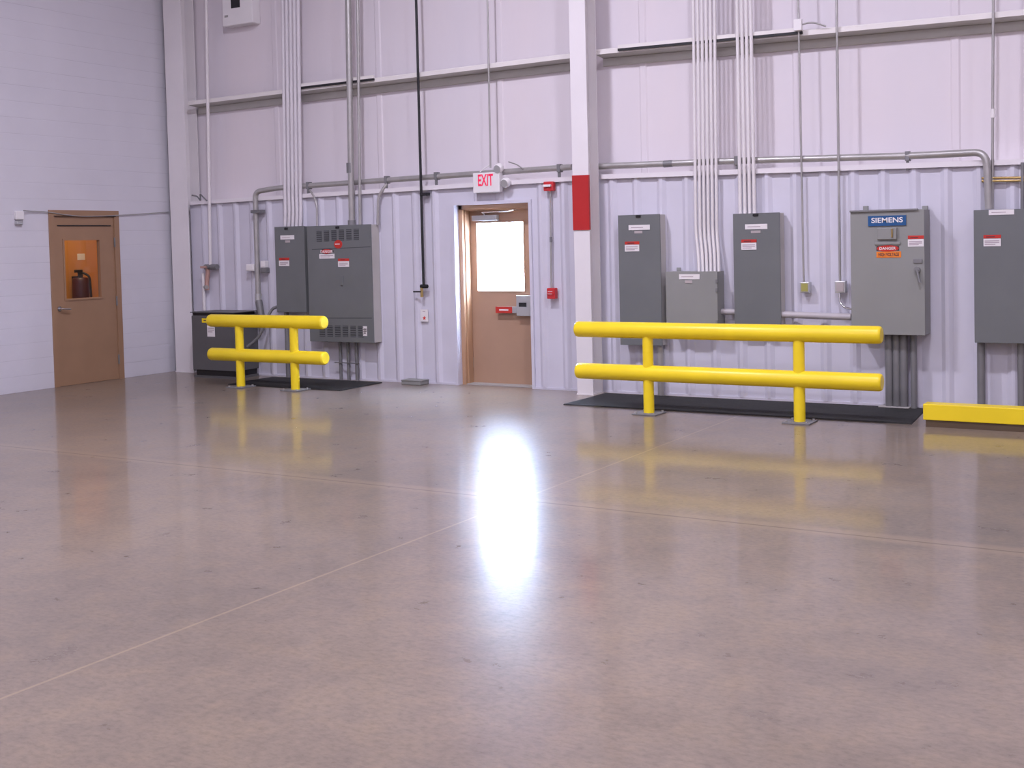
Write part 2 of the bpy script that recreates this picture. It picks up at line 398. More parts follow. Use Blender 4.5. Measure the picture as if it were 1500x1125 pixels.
link('window_pane', MB().box(gx0, gx1, YD + 0.018, YD + 0.026, gz0, gz1), 'glass', lf)
link('threshold', MB().box(DX0 + FW, DX1 - FW, 0.10, YO, 0, 0.012), 'grout', d1)
# closer
cx0, cz0 = W(691, 324, YD - 0.06); cx1, cz1 = W(727, 314, YD - 0.06)
cl = link('door_closer', MB().box(cx0, cx1, YD - 0.065, YD, cz0, cz1 - 0.004, 0.006), 'alu', d1)
a0 = W(706, 311, YD - 0.08); a1 = W(744, 309, YD - 0.08)
link('closer_arm', MB().tube([((cx0 + cx1) / 2, YD - 0.05, cz1 - 0.004), ((cx0 + cx1) / 2, YD - 0.05, cz1 + 0.012), (a0[0] + 0.0, YD - 0.085, a0[1]), (a1[0], YD - 0.085, a1[1]), (a1[0] + 0.1, 0.12, DZ - FW - 0.02)], 0.010, 0.01, 8), 'chrome', cl)
# alarm exit device
ex0, ez0 = W(756.5, 463, YD - 0.09); ex1, ez1 = W(776, 433, YD - 0.09)
ex1 = min(ex1, lx1)
dev = link('exit_alarm_lock', MB().box(ex0, ex1, YD - 0.09, YD, ez0, ez1, 0.006), 'alu', d1)
sx0, sz0 = W(760, 449.5, YD - 0.092); sx1, sz1 = W(771, 443.5, YD - 0.092)
link('indicator_window', MB().box(sx0, sx1, YD - 0.093, YD - 0.089, sz0, sz1), 'black', dev)
px0_, pz0_ = W(726, 458.5, YD - 0.075); px1_, pz1_ = W(752, 449.5, YD - 0.075)
bar = link('push_bar', MB().box(px0_, ex0 + 0.01, YD - 0.07, YD - 0.03, pz0_, pz1_, 0.004).box(px0_, px0_ + 0.05, YD - 0.05, YD, pz0_ + .01, pz1_ - .01), 'alu', d1)
ps = link('push_sign', MB().box(px0_, px1_ - 0.02, YD - 0.074, YD - 0.069, pz0_, pz1_), 'sticker_red', bar); ps['label'] = 'red warning strip'
link('print_line', MB().box(px0_ + 0.05, px1_ - 0.07, YD - 0.0755, YD - 0.0735, (pz0_ + pz1_) / 2 - 0.008, (pz0_ + pz1_) / 2 + 0.008), 'sticker', bar)
for zz in (0.25, 1.05, 1.85):
    link('hinge', MB().tube([(lx0 + 0.002, YD - 0.010, zz - 0.06), (lx0 + 0.002, YD - 0.010, zz + 0.06)], 0.010, seg=10), 'alu', d1)

# ------------------------------------------------------------------ brown door in the block wall (door_2)
d2 = thing('door_2', (0, (LY0 + LY1) / 2, 0), 'brown interior door with a half window in the block wall', 'door', kind='structure')
fw = 0.075
f2 = MB()
f2.box(-0.22, 0.014, LY0, LY0 + fw, 0, LZ).box(-0.22, 0.014, LY1 - fw, LY1, 0, LZ).box(-0.22, 0.014, LY0 + fw, LY1 - fw, LZ - fw, LZ)
f2.box(-0.08, -0.05, LY0 + fw, LY0 + fw + .016, 0, LZ - fw).box(-0.08, -0.05, LY1 - fw - .016, LY1 - fw, 0, LZ - fw)
link('door_frame', f2, 'brown', d2)
xl = -0.006
ly0, ly1, lz = LY0 + fw + 0.003, LY1 - fw - 0.003, LZ - fw - 0.004
g0y = LW(95, 395, xl)[0]; g1y = LW(146.5, 395, xl)[0]; gtz = LW(120, 352, xl)[1]; gbz = LW(122, 436.5, xl)[1]
lb = MB().box(xl - 0.045, xl, ly0, g0y, 0.003, lz).box(xl - 0.045, xl, g1y, ly1, 0.003, lz).box(xl - 0.045, xl, g0y, g1y, 0.003, gbz).box(xl - 0.045, xl, g0y, g1y, gtz, lz)
leaf2 = link('door_leaf', lb, 'brown', d2)
e = 0.022
link('window_frame', MB().box(xl, xl + 0.012, g0y - e, g0y, gbz - e, gtz + e).box(xl, xl + 0.012, g1y, g1y + e, gbz - e, gtz + e).box(xl, xl + 0.012, g0y, g1y, gbz - e, gbz).box(xl, xl + 0.012, g0y, g1y, gtz, gtz + e), 'brown', leaf2)
link('window_pane', MB().box(xl - 0.026, xl - 0.020, g0y, g1y, gbz, gtz), 'glass', leaf2)
zh = LW(120, 316.8, 0.016)[1]
link('head_gap', MB().box(0.014, 0.017, LY0 + 0.07, LY1 - 0.05, zh - 0.005, zh + 0.005), 'black', d2)
zr = LW(118, 330.5, xl)[1]
link('drip_strip', MB().box(xl, xl + 0.012, ly0 + 0.05, ly1 - 0.05, zr - 0.006, zr + 0.006), 'black', leaf2)
hy, hz = LW(91, 452.5, 0.05)
lev = link('lever_handle', MB().tube([(xl, hy, hz), (0.055, hy, hz), (0.055, hy + 0.12, hz - 0.012)], 0.011, 0.015, 10).tube([(xl, hy, hz), (xl + 0.012, hy, hz)], 0.03, seg=16), 'chrome', leaf2)
for py in (355, 441, 527):
    zz = LW(165, py, 0)[1]
    link('hinge', MB().tube([(0.010, ly1, zz - 0.06), (0.010, ly1, zz + 0.06)], 0.011, seg=10), 'galv_dark', d2)

# small ochre room behind that door
AX = -1.5
struct('wall_annex_near', MB().box(AX, -0.2, -3.3, -3.2, 0, 2.9), 'ochre', 'near side wall of the small ochre room')
struct('wall_annex_far', MB().box(AX, -0.2, YO, YO + 0.1, 0, 2.9), 'ochre', 'far side wall of the small ochre room')
struct('wall_annex', MB().box(AX - 0.1, AX, -3.3, YO + 0.1, 0, 3.0), 'ochre', 'ochre wall of the small room behind the brown door')
struct('floor_annex', MB().box(AX, -0.3, -3.2, YO, -0.1, 0), 'grout', 'floor of the small room behind the brown door')
struct('ceiling_annex', MB().box(AX, -0.2, -3.2, YO, 2.9, 3.0), 'ochre', 'ceiling of the small room behind the brown door')
ay, az = LW(116, 415, AX + 0.09); az0 = LW(116, 446, AX + 0.09)[1]; az1 = LW(116, 394, AX + 0.09)[1]
ext = thing('fire_extinguisher', (AX + 0.09, ay, az0), 'dark fire extinguisher hanging on the ochre wall behind the door window', 'fire extinguisher')
rr = 0.115
cyl = MB().tube([(AX + 0.12, ay, az0), (AX + 0.12, ay, az1 - 0.12)], rr, seg=24, dome=0.05)
link('cylinder', cyl, 'ext_red', ext)
link('valve_head', MB().tube([(AX + 0.12, ay, az1 - 0.13), (AX + 0.12, ay, az1 - 0.05)], 0.035, seg=12).box(AX + 0.10, AX + 0.14, ay - 0.09, ay + 0.03, az1 - 0.05, az1 - 0.01, .006), 'black', ext)
link('hose', MB().tube([(AX + 0.14, ay + 0.02, az1 - 0.05), (AX + 0.24, ay + 0.06, az1 - 0.10), (AX + 0.245, ay + 0.07, az0 + 0.1)], 0.016, 0.08, 10), 'black', ext)
link('wall_bracket', MB().box(AX - 0.003, AX + 0.02, ay - 0.05, ay + 0.05, az1 - 0.35, az1 - 0.1), 'black', ext)
n0 = LW(113.5, 381, AX); n1 = LW(124, 371.5, AX)
tag(link('paper_notice', MB().box(AX, AX + 0.004, n0[0], n1[0], n0[1], n1[1]), 'sticker'), 'small white paper notice on the ochre wall seen through the door window', 'notice')

# call point with its sagging cable on the block wall
by0, bz0 = LW(24, 329, 0.04); by1, bz1 = LW(35, 309, 0.04)
bx = thing('wall_strobe', (0, (by0 + by1) / 2, bz0), 'small white wall device left of the brown door', 'alarm device')
link('housing', MB().box(0, 0.045, by0, by1, bz0 + 0.06, bz1, 0.008), 'white', bx)
link('lens', MB().box(0, 0.05, by0, by1 - 0.02, bz0, bz0 + 0.045, 0.01), 'alu', bx)
cp = [LW(33, 308.5, 0.03), LW(45, 309.5, .012), LW(66, 310, .02), LW(95, 314.5, .03), LW(120, 317, .03), LW(150, 316.5, .03), LW(172, 315.5, .03), LW(205, 313.5, .02), LW(246, 310.5, .012)]
tag(link('cable', MB().tube([(0.045 if i == 0 else 0.024, y, z) for i, (y, z) in enumerate(cp)], 0.006, 0.1, 8), 'galv'), 'thin grey cable sagging across the top of the brown door', 'cable')

# ------------------------------------------------------------------ structural columns and girts
def h_column(name, x0, x1, yf0, yf1, yb, label, mat='column'):
    """yf0/yf1: room face of the inner flange at the floor and at the ceiling"""
    o = thing(name, ((x0 + x1) / 2, (yf0 + yb) / 2, 0), label, 'column')
    t = 0.014; xm = (x0 + x1) / 2
    H = ZC
    link('inner_flange', MB().hexa([(x0, yf0, 0), (x1, yf0, 0), (x1, yf0 + t, 0), (x0, yf0 + t, 0)], [(x0, yf1, H), (x1, yf1, H), (x1, yf1 + t, H), (x0, yf1 + t, H)]), mat, o)
    link('web', MB().hexa([(xm - .005, yf0 + t, 0), (xm + .005, yf0 + t, 0), (xm + .005, yb - t, 0), (xm - .005, yb - t, 0)], [(xm - .005, yf1 + t, H), (xm + .005, yf1 + t, H), (xm + .005, yb - t, H), (xm - .005, yb - t, H)]), mat, o)
    link('outer_flange', MB().box(x0, x1, yb - t, yb, 0, H), mat, o)
    link('base_plate', MB().box(x0 - 0.006, x1 + 0.006, yf0 - 0.006, yb, 0, 0.016), mat, o)
    return o
QX0 = (W(845, 575, -0.275)[0] + W(835.5, 40, -0.275)[0]) / 2; QX1 = W(867.5, 500, -0.275)[0]
colm = h_column('steel_column', QX0, QX1, -0.275, -0.30, -0.045, 'white steel column with a painted red band')
rz0 = W(853, 337, -0.285)[1]; rz1 = W(853, 256.5, -0.285)[1]
rb = link('red_band', MB().box(QX0 - 0.003, QX1 + 0.003, -0.292, -0.262, rz0, rz1), 'red', colm); rb['label'] = 'red painted band'
h_column('steel_column', XC0, XC1, -0.06, -0.075, 0.16, 'plain white steel column in the corner beside the block wall')

def girt(p0, p1, label):
    (x0, z0), (x1, z1) = p0, p1
    o = thing('girt', ((x0 + x1) / 2, 0.1, min(z0, z1)), label, 'beam', None)
    t = 0.006
    link('front_flange', MB().beam(p0, p1, [(-t, 0), (-t, 0.044), (0.010, 0.056), (0.014, 0.052), (0, 0.042), (0, 0)]), 'girt', o)
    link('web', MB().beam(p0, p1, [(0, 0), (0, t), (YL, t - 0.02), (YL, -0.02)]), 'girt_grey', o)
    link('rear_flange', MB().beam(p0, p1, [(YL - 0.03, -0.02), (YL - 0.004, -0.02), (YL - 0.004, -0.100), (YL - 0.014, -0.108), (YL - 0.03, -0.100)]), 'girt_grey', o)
    return o
gL0 = W(290, 152.5, 0); gL1 = W(834, 85.5, 0)
gR0 = W(880, 79.5, 0); gR1 = W(1499, 22.5, 0)
def ext_line(a, b, x): return (x, a[1] + (b[1] - a[1]) * (x - a[0]) / (b[0] - a[0]))
gL1 = ext_line(gL0, gL1, QX0 + 0.03); gL0 = ext_line(gL0, gL1, XC1 + 0.01)
gR0 = ext_line(gR0, gR1, QX1 - 0.03)
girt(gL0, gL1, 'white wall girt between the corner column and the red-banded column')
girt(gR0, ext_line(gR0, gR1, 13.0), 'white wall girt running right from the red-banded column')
def girt_z(x): return (gL0[1] + (gL1[1] - gL0[1]) * (x - gL0[0]) / (gL1[0] - gL0[0])) if x < 6.5 else (gR0[1] + (gR1[1] - gR0[1]) * (x - gR0[0]) / (gR1[0] - gR0[0]))
def strut(pa, pb, label):
    a = W(*pa, -0.03); b = W(*pb, -0.03)
    o = thing('strut_channel', ((a[0] + b[0]) / 2, -0.02, min(a[1], b[1])), label, 'channel')
    link('channel', MB().beam(a, b, [(-0.034, 0.012), (-0.034, 0.05), (-0.006, 0.05), (-0.006, 0.012)]), 'girt', o)
    s_ = link('slot', MB().beam(a, b, [(-0.0345, -0.012), (-0.0345, 0.0125), (-0.006, 0.0125), (-0.006, -0.012)]), 'black', o); s_['label'] = 'dark open slot'
    return o
strut((437, 129), (547, 116), 'steel strut with a dark slot on the left girt behind the pale conduits')
strut((905, 73), (1175, 47.5), 'long steel strut with a dark slot on the right girt behind the conduit bundles')

# ------------------------------------------------------------------ electrical enclosures
def stick(parent, name, px0, py0, px1, py1, y, mat, label=None, th=0.003):
    a = W(px0, py1, y); b = W(px1, py0, y)
    o = link(name, MB().box(a[0], b[0], y - th, y, a[1], b[1]), mat, parent)
    if label: o['label'] = label
    return o
def lines(parent, px0, py0, px1, py1, y, n, mat='ink_grey'):
    a = W(px0, py1, y); b = W(px1, py0, y); mb = MB(); h = (b[1] - a[1]) / (2 * n + 1)
    for k in range(n):
        z = a[1] + h * (2 * k + 1); w_ = (b[0] - a[0]) * (0.94 if k else 0.7)
        mb.box(a[0] + (b[0] - a[0]) * 0.03, a[0] + w_, y - 0.0012, y, z, z + h)
    return link('print_lines', mb, mat, parent)
def warn(parent, px0, py0, px1, py1, y):
    h = (py1 - py0) * 0.32
    s_ = stick(parent, 'warning_label', px0, py0 + h, px1, py1, y, 'sticker', 'white warning label with red header')
    stick(s_, 'header', px0, py0, px1 + 0.3, py0 + h, y, 'sticker_red')
    lines(s_, px0 + 3, py0 + h * .2, px1 - 3, py0 + h * .9, y - 0.003, 1, 'ink')
    lines(s_, px0 + 1, py0 + h + 1.5, px1 - 1, py1 - 1, y - 0.003, 3)
def nameplate(parent, px0, py0, px1, py1, y, tagpx=None):
    s_ = stick(parent, 'nameplate', px0, py0, px1, py1, y, 'sticker', 'white nameplate strip')
    w = px1 - px0
    lines(s_, px0 + w * .08, py0 + 2.2, px1 - w * .06, py1 - 2.2, y - 0.003, 1)
    if tagpx: stick(parent, 'small_tag', *tagpx, y, 'sticker_grey', 'faded pinkish tag')
def enclosure(pl, pr, pt, pb, d, label, front='panel', side='panel_side', cat='electrical panel', inset=0.006, y1=-0.002, name='electrical_panel', lid=True):
    mx, my = (pl + pr) / 2, (pt + pb) / 2
    x0 = W(pl, my, -d)[0]; x1 = W(pr, my, -d)[0]; z1 = W(mx, pt, -d)[1]; z0 = W(mx, pb, -d)[1]
    o = thing(name, ((x0 + x1) / 2, -d / 2, z0), label, cat)
    link('enclosure', MB().box(x0, x1, -d + 0.012, y1, z0, z1, 0.004), side, o)
    f = link('door', MB().box(x0 - 0.004, x1 + 0.004, -d, -d + 0.014, z0 - 0.003, z1 + 0.003, 0.003), front, o)
    o['x0'] = x0; o['x1'] = x1; o['z0'] = z0; o['z1'] = z1
    return o
def geom(o):
    g = (o['x0'], o['x1'], o['z0'], o['z1'])
    for k in ('x0', 'x1', 'z0', 'z1'): del o[k]
    return g
def latch(o, px, py, d):
    x, z = W(px, py, -d)
    return link('latch', MB().box(x - 0.028, x + 0.028, -d - 0.012, -d, z - 0.014, z + 0.012, 0.004), 'black', o)

# left pair
p1 = enclosure(404, 446.5, 332, 457, 0.155, 'narrow dark grey panel left of the big vented panel', side='panel'); P1G = geom(p1)
nameplate(p1, 411, 344.3, 431, 351, -0.157, (418, 352, 425, 355.5)); warn(p1, 409, 377.5, 423.5, 390, -0.157); latch(p1, 419.5, 334.8, 0.155)
p2 = enclosure(452, 545, 330.2, 500.8, 0.165, 'big dark grey panel with rows of vent slots'); P2G = geom(p2)
def vents(o, row, y):
    for l, t, r, b in row:
        a = W(l, b, y); c = W(r, t, y)
        g = MB().box(a[0], c[0], y - 0.002, y, a[1], c[1])
        v = link('vent', g, 'vent', o)
        k = MB(); n = 5
        for i in range(n):
            z = a[1] + (c[1] - a[1]) * (i + .5) / n; k.box(a[0], c[0], y - 0.007, y - 0.001, z - 0.004, z + 0.003)
        link('louvre', k, 'panel', v)
yb = -0.165
vents(p2, [(464 + i * 10.9, 338.2 - i * 0.65, 471 + i * 10.9, 354 - i * 0.5) for i in range(6)], yb)
vents(p2, [(468.5 + i * 11.3, 476.5 + i * 0.2, 476 + i * 11.3, 493 + i * 0.2) for i in range(6)], yb)
sa = W(457, 365.5, yb); sb = W(543, 361.5, yb)
link('cover_seam', MB().beam((sa[0], sa[1] - .004), (sb[0], sb[1] - .004), [(yb - 0.001, 0), (yb - 0.001, 0.008), (yb + .004, 0.008), (yb + .004, 0)]), 'vent', p2)
sa = W(459, 466, yb); sb = W(545, 466, yb)
link('cover_seam', MB().beam((sa[0], sa[1] - .004), (sb[0], sb[1] - .004), [(yb - 0.001, 0), (yb - 0.001, 0.008), (yb + .004, 0.008), (yb + .004, 0)]), 'vent', p2)
rc = W(495.5, 357.8, yb)
rd = link('round_label', MB().disc(rc, 0.052, yb - 0.003, yb, 24, 1.25), 'sticker_red', p2); rd['label'] = 'round red label'
lines(rd, 490.5, 355.5, 500.5, 359.5, yb - 0.003, 1, 'sticker')
dl = stick(p2, 'danger_label', 468, 371.7, 490, 378.8, yb, 'sticker', 'white danger label with dark red oval')
oc = W(479, 368.3, yb)
link('oval', MB().disc(oc, 0.036, yb - 0.003, yb, 24, 2.9), 'ink', dl)
link('oval_band', MB().disc(oc, 0.028, yb - 0.0045, yb - 0.002, 24, 3.1), 'sticker_red', dl)
a_ = W(470, 371, yb); b_ = W(488, 366, yb)
link('lettering', text_mesh('DANGER', a_[0], b_[0], a_[1], b_[1], yb - 0.0055), 'sticker', dl)
lines(dl, 469, 373, 489, 378, yb - 0.003, 2)
warn(p2, 495.5, 378.5, 511.2, 391, yb)
latch(p2, 494.5, 333, 0.165)
hx, hz = W(501, 411, yb)
link('handle', MB().box(hx - 0.02, hx + 0.02, yb - 0.012, yb, hz - 0.06, hz + 0.06, 0.004), 'panel', p2)
s_ = stick(p2, 'rating_label', 532, 478, 537.5, 492, yb, 'sticker', 'small upright white label'); lines(s_, 532.6, 480, 537, 490, yb - .003, 3, 'ink')

# right group
p3 = enclosure(907.3, 967.7, 314.8, 505.5, 0.15, 'tall dark grey panel beside the red-banded column'); geom(p3)
nameplate(p3, 921, 329, 951.8, 337.3, -0.152, (929.5, 338, 941, 342)); warn(p3, 915.5, 353.5, 936.3, 368.5, -0.152); latch(p3, 935, 316.5, 0.15)
pj = enclosure(976, 1050.5, 398, 477, 0.20, 'light grey square junction box below the six-pipe bundle', front='panel_light', side='panel_light', cat='junction box', name='junction_box'); geom(pj)
nameplate(pj, 995, 401.5, 1025, 409.2, -0.202, (1003.5, 410.5, 1014, 415))
x, z = W(994, 396, -0.01)
link('mounting_ear', MB().box(x - 0.022, x + 0.022, -0.012, 0.003, z - 0.05, z + 0.03, 0.003), 'panel_light', pj)
for py in (412, 425, 472):
    x, z = W(1050, py, -0.205)
    link('cover_clip', MB().box(x - 0.012, x + 0.012, -0.212, -0.19, z - 0.02, z + 0.02, 0.003), 'galv_dark', pj)
p4 = enclosure(1075.3, 1142.5, 312.5, 475.5, 0.15, 'tall dark grey panel below the four-pipe bundle'); geom(p4)
nameplate(p4, 1091.5, 327.7, 1124, 336.2, -0.152, (1100, 337.5, 1114, 341.5)); warn(p4, 1086, 350.5, 1108, 366, -0.152); latch(p4, 1107, 314.5, 0.15)
p5 = enclosure(1247, 1353.8, 308.3, 490, 0.25, 'large light grey disconnect cabinet with a blue nameplate', front='panel_light', side='panel_light', cat='disconnect cabinet', name='disconnect_cabinet'); G5 = geom(p5)
y5 = -0.25
bl = stick(p5, 'brand_plate', 1272, 315, 1327.5, 331.5, y5, 'blue', 'blue plate with white lettering', 0.012)
a_ = W(1276.5, 326.8, y5 - .012); b_ = W(1322.5, 317.8, y5 - .012)
link('lettering', text_mesh('SIEMENS', a_[0], b_[0], a_[1], b_[1], y5 - 0.0135), 'sticker', bl)
x, z = W(1300, 343, y5)
hs = link('lock_hasp', MB().box(x - 0.09, x + 0.09, y5 - 0.03, y5, z - 0.05, z + 0.06, 0.006).box(x - 0.12, x + 0.12, y5 - 0.012, y5, z - 0.10, z - 0.07, 0.004), 'panel_light', p5)
link('hasp_pin', MB().tube([(x + 0.05, y5 - 0.036, z - 0.03), (x + 0.05, y5 - 0.036, z + 0.05)], 0.008, seg=10), 'brass', hs)
warn(p5, 1330, 344.8, 1353, 361.5, y5)
dg = stick(p5, 'danger_label', 1284, 360.2, 1317, 367.6, y5, 'ink', 'black danger label with a red oval')
oc = W(1300.5, 363.9, y5); link('oval', MB().disc(oc, 0.030, y5 - 0.0045, y5 - 0.002, 24, 3.4), 'sticker_red', dg)
a_ = W(1288.5, 366, y5); b_ = W(1312.5, 361.6, y5)
link('lettering', text_mesh('DANGER', a_[0], b_[0], a_[1], b_[1], y5 - 0.0058), 'sticker', dg)
hv = stick(p5, 'high_voltage_label', 1284, 368.2, 1320, 377.6, y5, 'sticker_orange', 'orange high voltage label')
a_ = W(1287, 375.5, y5); b_ = W(1317, 370.2, y5)
link('lettering', text_mesh('HIGH VOLTAGE', a_[0], b_[0], a_[1], b_[1], y5 - 0.0045), 'ink', hv)
x, z = W(1344, 395, y5)
hd = link('switch_handle', MB().box(x - 0.035, x + 0.045, y5 - 0.012, y5, z + 0.06, z + 0.10, 0.004).tube([(x, y5, z), (x, y5 - 0.03, z)], 0.028, seg=16).tube([(x, y5 - 0.03, z), (x + 0.03, y5 - 0.045, z - 0.12)], 0.012, seg=10), 'galv_dark', p5)
for px in (1268, 1355):
    x, z = W(px, 307, -0.02)
    link('mounting_ear', MB().box(x - 0.025, x + 0.025, -0.03, 0.003, z - 0.06, z + 0.035, 0.005), 'panel_light', p5)
link('drip_lip', MB().box(G5[0] - 0.006, G5[1] - 0.05, y5 - 0.02, y5 + 0.01, G5[3] - 0.008, G5[3] + 0.01, .003), 'galv_dark', p5)
p6 = enclosure(1427.5, 1530, 306.8, 502.5, 0.20, 'dark grey panel at the right edge behind the yellow curb', side='panel'); geom(p6)
nameplate(p6, 1448.5, 306.5, 1485.5, 315.2, -0.202); warn(p6, 1440.8, 343.8, 1466, 361, -0.202)

# ------------------------------------------------------------------ conduits
def pipe(name, pts, r, mat, label, cat='conduit', group=None, bend=0.06, y=None, seg=12):
    """pts: (px, py[, y]) on the wall"""
    P = []
    for p in pts:
        yy = p[2] if len(p) > 2 else (y if y is not None else -r - 0.012)
        x, z = W(p[0], p[1], yy); P.append((x, yy, z))
    return tag(link(name, MB().tube(P, r, bend, seg), mat), label, cat, group), P
def strap(parent, x, y, z, r, mat='galv'):
    return link('strap', MB().box(x - r - 0.018, x + r + 0.018, y - r - 0.004, 0.0, z - 0.012, z + 0.012, 0.003), mat, parent)
def to_top(p0, p1, ztop=5.6):
    """extend the line p0->p1 upwards beyond the frame"""
    return p1
def topline(pxb, pyb, pxt, pyt, y, extra=1.6):
    """world points of a straight conduit: bottom pixel, and its upper end above the frame"""
    a = Vector((W(pxb, pyb, y)[0], y, W(pxb, pyb, y)[1])); b = Vector((W(pxt, pyt, y)[0], y, W(pxt, pyt, y)[1]))
    d = (b - a) / max(1e-6, (b.z - a.z))
    return [tuple(a), tuple(b + d * extra)]
# bundles: every conduit on its own
ORD = ['leftmost', 'second', 'third', 'fourth', 'fifth', 'rightmost']
for i in range(6):
    pb = (1018.2 + i * 6.3, 398); pm = (1017.5 + i * 6.4, 372); pu = (1019.0 + i * 6.05, 345); pt = (1016.5 + i * 6.1, 0)
    if i == 0: pass
    y = -0.045
    P = [(W(px, py, yy)[0], yy, W(px, py, yy)[1]) for px, py, yy in ((1024 + i * 5.8, 398, -0.10), (1023.0 + i * 5.9, 372, -0.075), (1019.5 + i * 6.1, 340, y))]
    q = topline(1019.5 + i * 6.1, 340, 1015.5 + i * 6.2, 0, y); P.append(q[1])
    lab = ('leftmost' if i == 0 else 'rightmost' if i == 5 else ORD[i] + ' from left') + ' of six white conduits entering the light grey junction box'
    tag(link('conduit', MB().tube(P, 0.0165, 0.08, 12), 'painted_pipe', at=P[0]), lab, 'conduit', 'six white conduits above the junction box')
for i in range(4):
    P = topline(1084.5 + i * 6.9, 313, 1079.5 + i * 6.6, 0, -0.05)
    lab = ('leftmost' if i == 0 else 'rightmost' if i == 3 else ORD[i] + ' from left') + ' of four white conduits entering the tall panel'
    tag(link('conduit', MB().tube(P, 0.0185, 0, 12), 'painted_pipe', at=P[0]), lab, 'conduit', 'four white conduits above the tall panel')
for i in range(5):
    y = -0.05
    q = topline(417.8 + i * 5.6, 290, 414.2 + i * 5.6, 0, y)
    x, z = W(417.5 + i * 5.6, 333.5, -0.08)
    P = [(x, -0.08, z), (W(418.5 + i * 5.6, 312, -.07)[0], -0.07, W(418 + i * 5.6, 312, -.07)[1]), q[0], q[1]]
    lab = ('leftmost' if i == 0 else 'rightmost' if i == 4 else ORD[i] + ' from left') + ' of five white conduits above the narrow panel'
    tag(link('conduit', MB().tube(P, 0.0235, 0.08, 12), 'wall_pipe', at=P[0]), lab, 'conduit', 'five white conduits above the narrow panel')

# thick and thin drops into the big vented panel
P = topline(515.5, 329, 510, 0, -0.08)
o = tag(link('conduit', MB().tube(P, 0.038, 0, 16), 'galv', at=P[0]), 'thick galvanised conduit entering the top of the big vented panel', 'conduit')
x, z = W(513, 246, -0.08); link('coupling', MB().tube([(x, -0.08, z - 0.06), (x, -0.08, z + 0.06)], 0.046, seg=16), 'galv_dark', o)
x, z = W(515.2, 325, -0.08); link('locknut', MB().tube([(x, -0.08, z - 0.045), (x, -0.08, z + 0.02)], 0.048, seg=16), 'galv_dark', o)
P = topline(527.5, 329, 524, 0, -0.045)
tag(link('conduit', MB().tube(P, 0.019, 0, 12), 'galv', at=P[0]), 'thin galvanised conduit right beside the thick one on the vented panel', 'conduit')
o, P = pipe('conduit', [(464.5, 332.5, -0.07), (464.3, 300, -0.05), (459, 286, -0.03), (453.5, 278.5, 0.0)], 0.013, 'galv', 'thin bent conduit from the long pipe into the vented panel left corner', bend=0.08)
o, P = pipe('conduit', [(553.5, 330, -0.05), (554, 290, -0.045), (561, 277, -0.03), (567, 269, 0.0)], 0.018, 'galv', 'thin bent conduit dropping beside the right edge of the vented panel', bend=0.08)
# left long run
yc = -0.055; yh = 0.014
o, P = pipe('conduit', [(378.5, 441), (374.5, 300), (374, 281), (408, 275, -0.02), (450, 272.3, yh), (600, 261.5, yh), (838, 244.7, yh)], 0.034, 'galv', 'long galvanised conduit bending down behind the left guard rail', y=yc, bend=0.22, seg=16)
for px, py in ((452.5, 272.5), (820, 247), (567, 264), (640, 258.5), (374.7, 310)):
    x, z = W(px, py, yc if px == 374.7 else yh)
    if px == 374.7: link('clamp', MB().box(x - 0.05, x + 0.11, -0.1, 0.0, z - 0.02, z + 0.02, .003), 'galv_dark', o)
    else: link('clamp', MB().box(x - 0.02, x + 0.02, yh - 0.038, yh + 0.038, z - 0.040, z + 0.05, .003).box(x - 0.014, x + 0.014, -0.012, 0.010, z - 0.14, z - 0.03), 'galv_dark', o)
xb, zb = W(378.5, 438, yc)
link('coupling', MB().tube([(xb, yc, zb - 0.03), (xb, yc, zb + 0.07)], 0.045, seg=16), 'alu', o)
o, P = pipe('flexible_conduit', [(379, 440, -0.055), (381, 452, -0.06), (383, 465, -0.062), (384, 480, -0.07)], 0.046, 'galv_dark', 'dark flexible conduit below the long galvanised pipe', 'flexible conduit', bend=0.12)
# right long run
o, P = pipe('conduit', [(862, 244.5, yh), (1080, 235.5, yh), (1330, 228.5, yh), (1400, 225, -0.03), (1444, 222.5, -.07), (1447, 260, -.07), (1448.5, 306, -.07)], 0.034, 'galv', 'long galvanised conduit bending down into the right edge panel', bend=0.30, seg=16)
for px, py in ((1080, 236), (1330, 229.5)):
    x, z = W(px, py, yh)
    link('clamp', MB().box(x - 0.02, x + 0.02, yh - 0.038, yh + 0.038, z - 0.042, z + 0.05, .003).box(x - 0.012, x + 0.012, -0.010, 0.010, z - 0.13, z - 0.03), 'galv_dark', o)
x, z = W(979, 240, yh); link('coupling', MB().tube([(x - 0.05, yh, z), (x + 0.05, yh, z + .002)], 0.037, seg=16), 'galv_dark', o)
# two thin brass coloured conduits at the far right
for k, (py, nm) in enumerate(((260, 'upper'), (264.5, 'lower'))):
    o, P = pipe('conduit', [(1438, py + 1.0), (1530, py - 0.5)], 0.011, 'brass', nm + ' of two thin brass-coloured conduits above the right edge panel', group='two brass-coloured conduits', y=-0.03)
